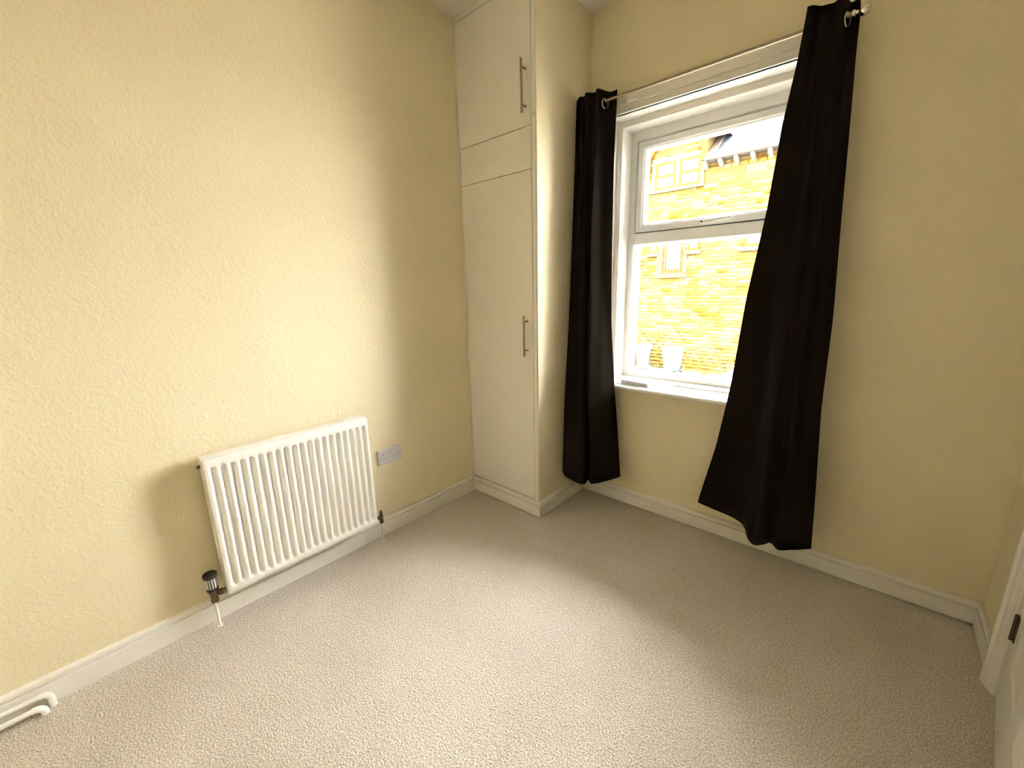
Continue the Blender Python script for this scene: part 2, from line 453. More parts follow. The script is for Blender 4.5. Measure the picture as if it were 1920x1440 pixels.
# ------------------------------------------------------------------ window_1
win = thing('window_1', ((WX0 + WX1) / 2, 0.2, WZ0), 'white upvc window with a top opening sash over a fixed pane', 'window', kind='structure')
VX0, VX1 = 0.69, 1.64                                     # visible opening between the linings
def rect(x0, x1, z0, z1): return [(x0, z0), (x0, z1), (x1, z1), (x1, z0)]   # clockwise seen from the room: right of path = inside
def ring(x0, x1, z0, z1, prof, name, mat, parent=win, smooth=30):
    return MB().sweep(rect(x0, x1, z0, z1), prof, XZ, closed=True).build(name, mat, parent, smooth=smooth)
# lining (first step) and stop bead (second step) on the two sides and the head
op = [(WX0, 0.778), (WX0, WZ1), (WX1, WZ1), (WX1, 0.778)]
MB().sweep(op, [(0, 0.004), (0.030, 0.004), (0.030, 0.108), (0, 0.108)], XZ).build('window_lining', MAT['gloss'], win)
MB().sweep(op, [(0, 0.104), (0.053, 0.104), (0.061, 0.109), (0.061, 0.30), (0, 0.30)], XZ).build('stop_bead', MAT['gloss'], win, smooth=50)
MB().box(WX0, WX1, 0.140, 0.30, 0.77, 0.790).build('lower_bead', MAT['upvc'], win, bevel=0.004)
# inner board
mb = MB().prism([(-0.046, 0.760), (-0.050, 0.764), (-0.050, 0.773), (-0.044, 0.778), (0.30, 0.778), (0.30, 0.750), (-0.040, 0.757)], YZ, 0.615, 1.715)
mb.build('window_board', MAT['gloss'], win, smooth=35)
# architrave: stepped white timber on the wall face
AT = [(0.0, FW), (0.0, -0.006), (-0.030, -0.004), (-0.034, 0.000), (-0.042, -0.006), (-0.050, -0.008), (-0.070, -0.010), (-0.088, -0.013), (-0.094, -0.008), (-0.096, FW)]
o = MB().sweep([(VX0, 0.778), (VX0, 2.255), (VX1, 2.255), (VX1, 0.778)], AT, XZ).build('trim_3', MAT['gloss'], smooth=30)
tag(o, 'white moulded timber architrave around the window', 'window trim', kind='structure')
# outer frame, transom, sash, beads, glass
FX0, FX1, FZ0, FZ1 = 0.721, 1.609, 0.786, 2.224
YF = 0.223
fr = [(-0.02, YF), (0.034, YF), (0.040, YF + 0.010), (0.040, YF + 0.07), (-0.02, YF + 0.07)]
ring(FX0, FX1, FZ0, 2.210, fr, 'outer_frame', MAT['upvc'])
TZ0, TZ1 = 1.597, 1.668
MB().prism([(YF, TZ0 + 0.008), (YF + 0.012, TZ0), (YF + 0.07, TZ0), (YF + 0.07, TZ1), (YF + 0.010, TZ1), (YF, TZ1 - 0.006)], YZ, FX0 + 0.036, FX1 - 0.036).build('transom', MAT['upvc'], win, smooth=35)
SX0, SX1, SZ0, SZ1 = FX0 + 0.0435, FX1 - 0.0435, TZ1 + 0.0035, 2.170 - 0.0035
MB().sweep(rect(SX0 - 0.004, SX1 + 0.004, SZ0 - 0.004, SZ1 + 0.004), [(0, YF + 0.016), (0.03, YF + 0.016), (0.03, YF + 0.03), (0, YF + 0.03)], XZ, closed=True).build('sash_gasket', MAT['gasket'], win)
sash = ring(SX0, SX1, SZ0, SZ1, [(0, YF + 0.004), (0.004, YF), (0.031, YF), (0.036, YF + 0.006), (0.036, YF + 0.06), (0, YF + 0.06)], 'opening_sash', MAT['upvc'])
bead = [(-0.002, YF + 0.008), (0.005, YF + 0.010), (0.014, YF + 0.028), (0.014, YF + 0.05), (-0.002, YF + 0.05)]
b_ = MB().sweep(rect(SX0 + 0.036, SX1 - 0.036, SZ0 + 0.036, SZ1 - 0.036), bead, XZ, closed=True).build('glazing_bead', MAT['upvc'], sash)
LX0, LX1, LZ0, LZ1 = FX0 + 0.040, FX1 - 0.040, FZ0 + 0.040, TZ0
b2_ = MB().sweep(rect(LX0, LX1, LZ0, LZ1), [(-0.002, YF + 0.022), (0.004, YF + 0.024), (0.004, YF + 0.05), (-0.002, YF + 0.05)], XZ, closed=True).build('glazing_bead', MAT['upvc'], win)
def pane(x0, x1, z0, z1, parent):
    p_ = MB().box(x0, x1, YF + 0.036, YF + 0.040, z0, z1).build('glass_pane', MAT['glass'], parent)
    return p_
pane(SX0 + 0.042, SX1 - 0.042, SZ0 + 0.042, SZ1 - 0.042, sash)
pane(LX0 + 0.001, LX1 - 0.001, LZ0 + 0.001, LZ1 - 0.001, win)
# sash handle
hx, hz = 1.155, 1.690
hb = MB().box(hx - 0.020, hx + 0.022, YF - 0.010, YF + 0.002, hz - 0.011, hz + 0.011).build('handle_base', MAT['upvc'], sash, bevel=0.003)
MB().prism([(hx - 0.012, hz - 0.009), (hx + 0.02, hz - 0.009), (hx + 0.145, hz + 0.001), (hx + 0.150, hz + 0.008), (hx + 0.144, hz + 0.014), (hx + 0.02, hz + 0.009), (hx - 0.012, hz + 0.009)], XZ, YF - 0.026, YF - 0.012).build('handle_lever', MAT['upvc'], hb, bevel=0.003)
MB().lathe([(0.0052, 0), (0.0052, -0.003), (0.001, -0.003)], (hx + 0.002, YF - 0.026, hz), 'y', 12).build('handle_button', MAT['gasket'], hb)

# ------------------------------------------------------------------ corner cupboard
cup = thing('built_in_cupboard', (0.26, CY, 0.10), 'tall white built-in corner cupboard with plain doors and bar handles', 'cupboard')
mb = MB().box(LW, -0.010, CY - 0.002, CY + 0.04, 0.100, CZ - 0.001).box(0.527, PX - 0.006, CY - 0.004, CY + 0.04, 0.100, CZ - 0.001).box(-0.010, 0.527, CY - 0.002, CY + 0.04, CZ - 0.030, CZ - 0.001)
mb.build('face_frame', MAT['door_white'], cup, bevel=0.0025)
MB().box(LW + 0.002, PX - 0.032, CY + 0.022, FW - 0.005, 0.09, CZ - 0.002).build('carcass', MAT['door_white'], cup)
def cdoor(name, z0, z1):
    return MB().box(-0.0070, 0.5230, CY - 0.002, CY + 0.018, z0, z1).build(name, MAT['door_white'], cup, bevel=0.0015)
d1 = cdoor('upper_door', 2.1515, CZ - 0.033)
cdoor('fixed_panel', 1.9525, 2.1485)
d3 = cdoor('lower_door', 0.106, 1.9495)
def bar_handle(x, z0, z1, parent, s0, s1):
    mb_ = MB().tube([(x, CY - 0.036, z0), (x, CY - 0.036, z1)], 0.006, 14)
    for z in (s0, s1):
        mb_.tube([(x, CY, z), (x, CY - 0.036, z)], 0.0045, 12)
    h_ = mb_.build('bar_handle', MAT['steel'], parent, smooth=40)
    tag(h_, 'brushed steel bar handle')
bar_handle(0.492, 2.203, 2.436, d1, 2.238, 2.402)
bar_handle(0.485, 0.985, 1.213, d3, 1.018, 1.180)

# ------------------------------------------------------------------ radiator
rad = thing('radiator', (0.05, -1.606, 0.0), 'white ribbed panel radiator with bronze valves on the left wall', 'radiator')
RY0, RY1, RZ0, RZ1, RXF = -1.952, -1.261, 0.139, 0.737, 0.082
def ribbed(xf, depth, name, back):
    nrib = 20; per = 14
    y0, y1 = RY0 + 0.012, RY1 - 0.012
    pitch = (y1 - y0) / nrib
    ys = [RY0, RY0 + 0.003]
    gs = [0, 0]
    for i in range(nrib):
        for k in range(per):
            t = k / per
            ys.append(y0 + (i + t) * pitch)
            # flat raised rib, narrow rounded channel
            w = abs(t - 0.5) * 2            # 0 in the channel's middle .. 1 on the rib
            g = (0.5 + 0.5 * math.cos(math.pi * min(1, w / 0.92))) ** 1.15
            gs.append(g)
    ys += [y1, RY1 - 0.003, RY1]; gs += [0, 0, 0]
    zt, zb = RZ1, RZ0
    zz = [zb, zb + 0.002, zb + 0.006, zb + 0.030, zb + 0.034, zb + 0.037, zb + 0.043, zb + 0.052, zb + 0.2, zb + 0.4, zt - 0.048, zt - 0.042, zt - 0.0355, zt - 0.033, zt - 0.030, zt - 0.006, zt - 0.002, zt]
    hs = [0, 0, 0, 0, 0.10, 0.3, 0.75, 1, 1, 1, 1, 0.8, 0.35, 0.12, 0, 0, 0, 0]
    bk = [0.012, 0.004, 0, 0, 0, 0, 0, 0, 0, 0, 0, 0, 0, 0, 0, 0, 0.004, 0.012]
    V = []; F = []
    s = -1 if not back else 1
    for h, z, e in zip(hs, zz, bk):
        for j, (y, g) in enumerate(zip(ys, gs)):
            edge = 0.012 if j in (0, len(ys) - 1) else (0.002 if j in (1, len(ys) - 2) else 0)
            V.append((xf + s * (depth * g * h + max(e, edge)), y, z))
    n = len(ys)
    for a in range(len(zz) - 1):
        for b in range(n - 1):
            F.append((a * n + b, a * n + b + 1, (a + 1) * n + b + 1, (a + 1) * n + b))
    mb_ = MB().add(V, F)
    return mb_.build(name, MAT['rad'], rad, smooth=50)
ribbed(RXF, 0.0150, 'front_panel', False)
ribbed(0.016, 0.007, 'rear_panel', True)
# pressed water galleries behind the front and rear sheets
MB().box(RXF - 0.0205, RXF - 0.0155, RY0 + 0.001, RY1 - 0.001, RZ0 + 0.001, RZ1 - 0.001).build('front_gallery', MAT['rad'], rad, bevel=0.003)
MB().box(0.020, 0.028, RY0 + 0.004, RY1 - 0.004, RZ0 + 0.004, RZ1 - 0.004).build('rear_gallery', MAT['rad'], rad, bevel=0.003)
for y in (RY0 + 0.002, RY1 - 0.005):
    MB().box(0.018, RXF - 0.0235, y - 0.002, y + 0.004, RZ0 + 0.012, RZ1 - 0.006).build('side_cover', MAT['rad'], rad)
MB().box(0.014, RXF - 0.0235, RY0 - 0.001, RY1 + 0.001, RZ1 - 0.008, RZ1 + 0.004).build('top_cover', MAT['rad'], rad, bevel=0.002)
for y in (RY0 + 0.0, RY1 - 0.0):
    sgn = -1 if y < -1.6 else 1
    for (z, nm) in ((RZ1 - 0.035, 'bleed_plug'),):
        MB().lathe([(0.008, 0), (0.008, 0.006), (0.005, 0.007), (0.005, 0.012), (0.002, 0.012)] if sgn > 0 else [(0.008, 0), (0.008, -0.006), (0.005, -0.007), (0.005, -0.012), (0.002, -0.012)], (0.030, y, z), 'y', 6).build(nm, MAT['brass'], rad)
for y in (RY0 + 0.10, RY1 - 0.10):
    MB().box(LW + 0.001, 0.020, y - 0.018, y + 0.018, RZ0 + 0.05, RZ1 - 0.06).build('wall_bracket', MAT['rad'], rad)
# thermostatic valve
VX, VY = 0.046, -1.996
tv = MB().lathe([(0.010, 0.118), (0.0135, 0.120), (0.0135, 0.136), (0.0115, 0.140), (0.0115, 0.146), (0.0165, 0.168), (0.0165, 0.176), (0.012, 0.178)], (VX, VY, 0), 'z', 20).build('valve_body', MAT['brass'], rad, smooth=35)
MB().tube([(VX, VY, 0.153), (VX, VY + 0.020, 0.153)], 0.0075, 12).tube([(VX, VY + 0.018, 0.153), (VX, VY + 0.033, 0.153)], 0.0120, 6).tube([(VX, VY + 0.033, 0.153), (VX, RY0 + 0.02, 0.156)], 0.008, 12).build('valve_tail', MAT['brass'], rad, smooth=30)
th = MB().lathe([(0.0155, 0.177), (0.0205, 0.180), (0.0205, 0.192), (0.0185, 0.194), (0.0185, 0.236)], (VX, VY, 0), 'z', 28).build('thermostat_head', MAT['white_plastic'], rad, smooth=35)
MB().lathe([(0.0212, 0.1772), (0.0212, 0.1835), (0.017, 0.184)], (VX, VY, 0), 'z', 24).build('black_collar', MAT['black_plastic'], th, smooth=35)
MB().lathe([(0.0245, 0.236), (0.0258, 0.240), (0.0258, 0.249), (0.022, 0.253), (0.012, 0.254), (0.002, 0.2545)], (VX, VY, 0), 'z', 28).build('head_cap', MAT['black_plastic'], th, smooth=35)
MB().lathe([(0.0180, 0.193), (0.0180, 0.237)], (VX, VY, 0), 'z', 24).build('head_core', MAT['black_plastic'], th)
g0 = None
for k in range(14):
    a = 2 * math.pi * k / 14
    if g0 is None:
        g0 = MB().box(0.0165, 0.0218, -0.0022, 0.0022, 0.190, 0.238).build('head_rib', MAT['white_plastic'], None); go = g0
    else:
        go = g0.copy(); COL.objects.link(go)
    go.parent = th; go.location = (VX, VY, 0); go.rotation_euler = (0, 0, a)
th.data.materials[0] = MAT['black_plastic']
# lockshield valve at the other end
LY = -1.222
MB().lathe([(0.0085, 0.116), (0.0115, 0.118), (0.0115, 0.130), (0.0085, 0.134), (0.0095, 0.150), (0.0095, 0.160), (0.0078, 0.162), (0.0078, 0.178), (0.0055, 0.188), (0.002, 0.190)], (VX, LY, 0), 'z', 18).tube([(VX, LY, 0.150), (VX, LY - 0.018, 0.150)], 0.010, 6).tube([(VX, LY - 0.016, 0.150), (VX, RY1 - 0.02, 0.156)], 0.007, 10).build('lockshield_valve', MAT['brass'], rad, smooth=35)
for y in (VY, LY):
    MB().lathe([(0.0052, -0.003), (0.0052, 0.122)], (VX, y, 0), 'z', 14).lathe([(0.011, 0.0), (0.011, 0.003), (0.006, 0.005)], (VX, y, 0), 'z', 16).build('feed_pipe', MAT['rad'], rad, smooth=40)

# ------------------------------------------------------------------ double socket
SY, SZ = -1.1025, 0.4615
sock = thing('double_socket', (LW, SY, SZ), 'white double wall socket right of the radiator', 'socket')
MB().sweep([(SY - 0.070, SZ - 0.041), (SY - 0.070, SZ + 0.041), (SY + 0.070, SZ + 0.041), (SY + 0.070, SZ - 0.041)], [(0, LW + 0.0002), (0.004, LW + 0.0002), (0.004, LW + 0.006), (0, LW + 0.006)], YZ, closed=True).build('back_box', MAT['box_grey'], sock)
XP, XB = LW + 0.013, LW + 0.0005
holes = []
for s_ in (-1, 1):
    yc = SY + s_ * 0.042
    for (dy, dz, w, h) in ((0.0, 0.010, 0.0042, 0.0085), (-0.0115, -0.012, 0.0075, 0.004), (0.0115, -0.012, 0.0075, 0.004)):
        holes.append((yc + dy - w / 2, yc + dy + w / 2, SZ + dz - h / 2, SZ + dz + h / 2))
ys_ = sorted({SY - 0.070, SY + 0.070} | {v for q in holes for v in q[:2]})
zs_ = sorted({SZ - 0.040, SZ + 0.040} | {v for q in holes for v in q[2:]})
mb = MB()
for a0, a1 in zip(ys_, ys_[1:]):
    for b0, b1 in zip(zs_, zs_[1:]):
        am, bm_ = (a0 + a1) / 2, (b0 + b1) / 2
        if not any(q[0] < am < q[1] and q[2] < bm_ < q[3] for q in holes):
            mb.add([(XP, a0, b0), (XP, a1, b0), (XP, a1, b1), (XP, a0, b1)], [(0, 1, 2, 3)])
r_in = [(XP, SY - 0.070, SZ - 0.040), (XP, SY + 0.070, SZ - 0.040), (XP, SY + 0.070, SZ + 0.040), (XP, SY - 0.070, SZ + 0.040)]
r_mid = [(XP - 0.002, SY + (0.073 if p[1] > SY else -0.073), SZ + (0.043 if p[2] > SZ else -0.043)) for p in r_in]
r_out = [(LW + 0.004, p[1], p[2]) for p in r_mid]
for ra, rb in ((r_in, r_mid), (r_mid, r_out)):
    for e in range(4):
        mb.add([ra[e], rb[e], rb[(e + 1) % 4], ra[(e + 1) % 4]], [(0, 1, 2, 3)])
mb.build('face_plate', MAT['white_plastic'], sock)
for (a0, a1, b0, b1) in holes:                       # moulded pin pockets, dark only because they are deep
    f4 = [(XP, a0, b0), (XP, a1, b0), (XP, a1, b1), (XP, a0, b1)]; k4 = [(XB, p[1], p[2]) for p in f4]
    MB().add(f4 + k4, [(4, 5, 6, 7)] + [(e, (e + 1) % 4, 4 + (e + 1) % 4, 4 + e) for e in range(4)]).build('pin_hole', MAT['white_plastic'], sock)
for s_ in (-1, 1):
    MB().lathe([(0.0032, -0.002), (0.0032, 0.0007), (0.001, 0.0008)], (XP, SY + s_ * 0.0605, SZ + 0.0), 'x', 10).build('fixing_screw', MAT['brass'], sock)
    yr = SY + s_ * 0.0105
    MB().box(XP - 0.001, XP + 0.0008, yr - 0.0062, yr + 0.0062, SZ + 0.010, SZ + 0.032).build('switch_surround', MAT['white_plastic'], sock)
    MB().prism([(SZ + 0.011, XP), (SZ + 0.011, XP + 0.004), (SZ + 0.021, XP + 0.0022), (SZ + 0.031, XP + 0.001), (SZ + 0.031, XP)], lambda a, b, h: (b, h, a), yr - 0.005, yr + 0.005).build('rocker_switch', MAT['white_plastic'], sock)

# ------------------------------------------------------------------ heating pipes by the left skirting
def bend(p0, c, p1, n=6):
    p0, c, p1 = Vector(p0), Vector(c), Vector(p1)
    return [tuple(p0 * (1 - t) ** 2 + c * 2 * t * (1 - t) + p1 * t * t) for t in [i / n for i in range(n + 1)]]
def hpipe(x, z, ye, label):
    t = thing('heating_pipe', (x, ye, 0), label, 'pipe', 'heating pipes along the skirting')
    MB().tube([(x, BW + 0.01, z), (x, ye - 0.022, z)], 0.0088, 14).build('straight_pipe', MAT['rad'], t, smooth=40)
    q = bend((x, ye - 0.025, z), (x, ye, z), (x, ye, max(z - 0.025, 0.002)))
    pts = q + [(x, ye, -0.004)]
    MB().tube(pts, 0.0108, 14).build('elbow', MAT['rad'], t, smooth=40)
hpipe(0.011, 0.054, -2.474, 'white heating pipe lying against the skirting, upper of the pair')
hpipe(0.031, 0.028, -2.492, 'white heating pipe low over the carpet, lower of the pair')

# ------------------------------------------------------------------ curtain pole
RODY, RODZ = -0.12, 2.293
pole = thing('curtain_pole', (1.17, RODY, RODZ - 0.02), 'slim metal curtain pole with ball finials above the window', 'curtain pole')
MB().tube([(0.605, RODY, RODZ), (1.62, RODY, RODZ)], 0.0068, 14).build('pole_tube', MAT['steel'], pole, smooth=40)
MB().tube([(1.60, RODY, RODZ), (1.727, RODY, RODZ)], 0.0088, 14).build('outer_tube', MAT['steel'], pole, smooth=40)
MB().lathe([(0.0088, 0), (0.0115, 0.002), (0.0115, 0.009), (0.007, 0.012), (0.007, 0.018), (0.014, 0.023), (0.0185, 0.033), (0.0185, 0.040), (0.014, 0.050), (0.006, 0.054), (0.002, 0.0545)], (1.725, RODY, RODZ), 'x', 20).build('finial', MAT['chrome'], pole, smooth=40)
MB().lathe([(0.0068, 0), (0.012, -0.004), (0.015, -0.012), (0.010, -0.020), (0.002, -0.022)], (0.607, RODY, RODZ), 'x', 16).build('finial', MAT['chrome'], pole, smooth=40)
for x in (0.635, 1.672):
    MB().lathe([(0.020, 0), (0.020, -0.006), (0.007, -0.008), (0.006, -0.128)], (x, FW, RODZ - 0.002), 'y', 16).lathe([(0.0125, -0.006), (0.0125, 0.006)], (x, RODY, RODZ), 'x', 16).build('pole_bracket', MAT['chrome'], pole, smooth=40)

# ------------------------------------------------------------------ curtains
def interp(tab, z):
    tab = sorted(tab)
    if z <= tab[0][0]: return tab[0][1]
    for (a, b) in zip(tab, tab[1:]):
        if z <= b[0]:
            t = (z - a[0]) / (b[0] - a[0]); return a[1] + (b[1] - a[1]) * t
    return tab[-1][1]
def smoothpath(pts, n):
    """Catmull-Rom through plan points, n samples evenly over the index, returns (x, y)"""
    P = [Vector(p) for p in pts]; out = []
    m = len(P) - 1
    for i in range(n):
        t = i / (n - 1) * m; k = min(int(t), m - 1); f = t - k
        p0 = P[max(k - 1, 0)]; p1 = P[k]; p2 = P[k + 1]; p3 = P[min(k + 2, m)]
        out.append(0.5 * ((2 * p1) + (p2 - p0) * f + (2 * p0 - 5 * p1 + 4 * p2 - p3) * f * f + (3 * p1 - p0 - 3 * p2 + p3) * f ** 3))
    return out
def make_curtain(label, bottom, xl_tab, xr_tab, waves, z0, z1, tie, topamp, seed, ucross, flap):
    rnd = random.Random(seed)
    root = thing('curtain', (bottom[len(bottom) // 2][0], RODY, z0), label, 'curtain', 'curtains at the window')
    NU, NV = 150, 64
    bot = smoothpath(bottom, NU)
    bx0, bx1 = bot[0].x, bot[-1].x
    V = []; F = []
    ph = rnd.random() * 6
    def heading(u):                            # bunched in front of the pole, the end panel passes behind it
        t = min(1, max(0, (u - ucross + 0.08) / 0.16)); t = t * t * (3 - 2 * t)
        front = RODY - 0.036 + topamp * math.sin(2 * math.pi * waves * u - 1.2)
        return front + (RODY + 0.030 - front) * t
    for j in range(NV + 1):
        v = j / NV
        z = z0 + (z1 - z0) * v
        s = (1 - v) ** tie                     # 1 at the hem, 0 at the heading
        xl, xr = interp(xl_tab, z), interp(xr_tab, z)
        yl = interp([(z0, bot[0].y), (z1, RODY)], z)
        for i in range(NU):
            u = i / (NU - 1)
            # heading: cloth weaves round the pole
            tx = u; ty = heading(u)
            bx = (bot[i].x - bx0) / (bx1 - bx0)
            by = bot[i].y
            fx = tx + (bx - tx) * s
            fy = ty + (by - ty) * s
            fy += 0.004 * math.sin(9 * u + 5 * v * 3 + ph) * s + 0.003 * math.sin(23 * u + 11 * v + ph)
            fy = min(fy, -0.026 - 0.036 * math.exp(-((z - 0.767) / 0.13) ** 2))    # hangs in front of the board and architrave
            zz = z
            fl = max(0.0, 1 - i / 9.0) * flap   # the leading edge turns back and touches the cupboard side
            V.append((xl + (xr - xl) * fx - 0.0345 * fl, fy + 0.056 * fl, zz))
    for j in range(NV):
        for i in range(NU - 1):
            a = j * NU + i
            F.append((a, a + 1, a + NU + 1, a + NU))
    cl = MB().add(V, F).build('curtain_cloth', MAT['curtain'], root, smooth=80)
    so = cl.modifiers.new('thickness', 'SOLIDIFY'); so.thickness = 0.0022; so.offset = 0
    # hem stitched band: a slim fold running along the lower edge
    hb_ = []
    for i in range(0, NU, 2):
        hb_.append(V[i])
    MB().tube(hb_, 0.0022, 6).build('hem', MAT['curtain'], cl, smooth=60)
    # eyelets threaded on the pole, where the cloth crosses it
    for k_ in range(1):
        xl, xr = interp(xl_tab, RODZ), interp(xr_tab, RODZ)
        uc = ucross - 0.012
        ex = xl + (xr - xl) * uc
        tilt = math.atan2((heading(uc + 0.02) - heading(uc - 0.02)), 0.04 * (xr - xl)) - math.pi / 2
        mb_ = MB(); R, r_ = 0.0225, 0.0036
        pts = [(0, R * math.cos(2 * math.pi * k / 20), R * math.sin(2 * math.pi * k / 20)) for k in range(21)]
        mb_.tube(pts, r_, 8, cap=False)
        e = mb_.build('eyelet', MAT['chrome'], None, smooth=60)
        nrm = Vector((math.cos(tilt), math.sin(tilt), 0)); nrm = nrm if nrm.dot(Vector((0.6, -0.8, 0))) > 0 else -nrm
        e.location = Vector((ex, RODY, RODZ - 0.0135)) + nrm * 0.006; e.rotation_euler = (0, 0, tilt)
        e.parent = root; e.matrix_parent_inverse = Matrix.Translation(-root.location)
    return root

make_curtain('dark brown eyelet curtain squeezed between the cupboard and the window',
    [(0.590, -0.288), (0.640, -0.296), (0.705, -0.312), (0.748, -0.318), (0.768, -0.292), (0.752, -0.236), (0.776, -0.262), (0.800, -0.276), (0.832, -0.228), (0.862, -0.150), (0.884, -0.076)],
    [(0.22, 0.590), (2.36, 0.592)],
    [(0.22, 0.886), (0.43, 0.862), (0.76, 0.822), (1.17, 0.793), (1.61, 0.780), (2.0, 0.777), (2.3, 0.785)],
    3, 0.222, 2.340, 1.25, 0.016, 3, 0.72, 1.0)
make_curtain('dark brown eyelet curtain flaring out below the ball finial',
    [(1.336, -0.055), (1.420, -0.075), (1.510, -0.100), (1.572, -0.135), (1.602, -0.190), (1.624, -0.258), (1.656, -0.296), (1.688, -0.262), (1.712, -0.225), (1.748, -0.262), (1.790, -0.222), (1.822, -0.196), (1.858, -0.165)],
    [(0.2, 1.338), (0.225, 1.342), (0.545, 1.405), (0.886, 1.449), (1.291, 1.482), (1.651, 1.528), (1.974, 1.553), (2.174, 1.580), (2.40, 1.600)],
    [(0.16, 1.859), (0.501, 1.838), (0.842, 1.815), (1.205, 1.806), (1.579, 1.785), (1.995, 1.763), (2.171, 1.752), (2.296, 1.748), (2.40, 1.735)],
    1, 0.200, 2.345, 0.95, 0.022, 5, 0.76, 0.0)

# ------------------------------------------------------------------ small white box on the sill
bx = thing('white_box', (0.915, 0.055, 0.778), 'small flat white plastic box lying on the window board', 'box')
ang = math.radians(-6)
def rot2(px_, py_): return (0.905 + px_ * math.cos(ang) - py_ * math.sin(ang), 0.045 + px_ * math.sin(ang) + py_ * math.cos(ang))
mb = MB().prism([rot2(-0.092, -0.032), rot2(0.092, -0.032), rot2(0.092, 0.032), rot2(-0.092, 0.032)], lambda a, b, h: (a, b, h), 0.7785, 0.804)
mb.build('box_shell', MAT['white_plastic'], bx, bevel=0.003)
mb = MB().prism([rot2(-0.05, -0.0328), rot2(0.08, -0.0328), rot2(0.08, -0.031), rot2(-0.05, -0.031)], lambda a, b, h: (a, b, h), 0.783, 0.799)
tag(mb.build('side_label', MAT['box_grey'], bx), 'grey strip along the side')
pts = [rot2(-0.09, -0.01) + (0.783,), rot2(-0.125, -0.02) + (0.781,), rot2(-0.12, -0.05) + (0.781,), rot2(-0.06, -0.062) + (0.781,), rot2(0.0, -0.066) + (0.781,), rot2(0.05, -0.070) + (0.781,)]
MB().tube(pts, 0.0024, 8).build('cable', MAT['box_grey'], bx, smooth=50)

# ================================================================== outside
o = MB().box(-40, 40, FW + 0.28, 60, GZ - 0.3, GZ).build('ground', MAT['tarmac'])
tag(o, 'pale paved yard between the window and the stone house', 'ground', kind='structure')

HY = 15.0
house = thing('stone_house', (-3.5, HY, GZ), 'yellow sandstone house with slate roof and orange timber windows', 'house')
HX0, HX1, EZ = -8.6, 2.6, 5.76
DX0, DX1 = -5.80, -3.70                     # gabled dormer part
openings = []                               # (x0, x1, z0, z1) taken out of the stonework (incl. dressed surrounds)
wallmb = MB().box(HX0, HX1, HY + 0.05, HY + 7.0, GZ - 0.05, EZ)
wallmb.prism([(DX0, EZ), (DX1, EZ), (DX1, 6.9), ((DX0 + DX1) / 2, 7.9), (DX0, 6.9)], XZ, HY + 0.05, HY + 3.2)
facade = wallmb.build('facade_wall', MAT['mortar'], house)

def dressed(name, x0, x1, z0, z1, proud):
    openings.append((x0, x1, z0, z1))
    return MB().box(x0, x1, HY - proud, HY + 0.08, z0, z1).build(name, MAT['ashlar'], house, bevel=0.008)
def far_window(x0, x1, z0, z1, nrow, ratio=0.5, net=False, label=None, fw=0.075, y=HY + 0.0):
    openings.append((x0, x1, z0, z1))
    f_ = MB().sweep(rect(x0, x1, z0, z1), [(0, y), (fw, y), (fw, y + 0.06), (0, y + 0.06)], XZ, closed=True)
    zs = [z0 + fw, z1 - fw]
    if nrow == 2:
        zm = z0 + (z1 - z0) * ratio
        f_.box(x0 + fw, x1 - fw, y - 0.01, y + 0.06, zm - 0.045, zm + 0.045)
        zs = [z0 + fw, zm - 0.045, zm + 0.045, z1 - fw]
    fo = f_.build('window_frame', MAT['timber'], house)
    for k in range(0, len(zs), 2):
        nm = net if isinstance(net, bool) else net[k // 2]
        MB().box(x0 + fw, x1 - fw, y + 0.03, y + 0.04, zs[k], zs[k + 1]).build('window_pane', MAT['net'] if nm else MAT['far_glass'], fo)
    return fo
# two-light upper window
far_window(-5.62, -4.80, 5.05, 6.05, 2, 0.50, (True, False), fw=0.10)
far_window(-4.67, -3.86, 5.06, 6.07, 2, 0.50, fw=0.10)
dressed('mullion', -4.80, -4.67, 5.05, 6.06, 0.0)
dressed('jamb', -5.76, -5.62, 5.05, 6.06, 0.01); dressed('jamb', -3.86, -3.73, 5.05, 6.06, 0.01)
dressed('lintel', -5.76, -3.73, 6.06, 6.22, 0.01); dressed('stone_sill', -5.84, -3.70, 4.95, 5.05, 0.07)
# first floor: juliet balcony door, two slim side windows, one more window
far_window(-5.16, -4.25, 1.80, 3.60, 1, net=True, fw=0.19)
dressed('stone_sill', -5.34, -4.12, 1.64, 1.78, 0.06)
far_window(-5.72, -5.36, 2.66, 3.55, 1, net=True, fw=0.07); dressed('stone_sill', -5.80, -5.30, 2.52, 2.65, 0.06)
far_window(-4.14, -3.72, 2.66, 3.55, 1, net=True, fw=0.07); dressed('stone_sill', -4.20, -3.64, 2.52, 2.65, 0.06)
dressed('jamb', -5.34, -5.16, 1.78, 3.60, 0.0); dressed('jamb', -4.25, -4.14, 1.78, 3.60, 0.0)
dressed('lintel', -5.80, -3.64, 3.55, 3.75, 0.01)
far_window(-2.15, -0.75, 2.66, 3.70, 2, 0.62, True, fw=0.08); dressed('stone_sill', -2.32, -0.60, 2.50, 2.65, 0.06)
dressed('lintel', -2.32, -0.60, 3.70, 3.88, 0.01)
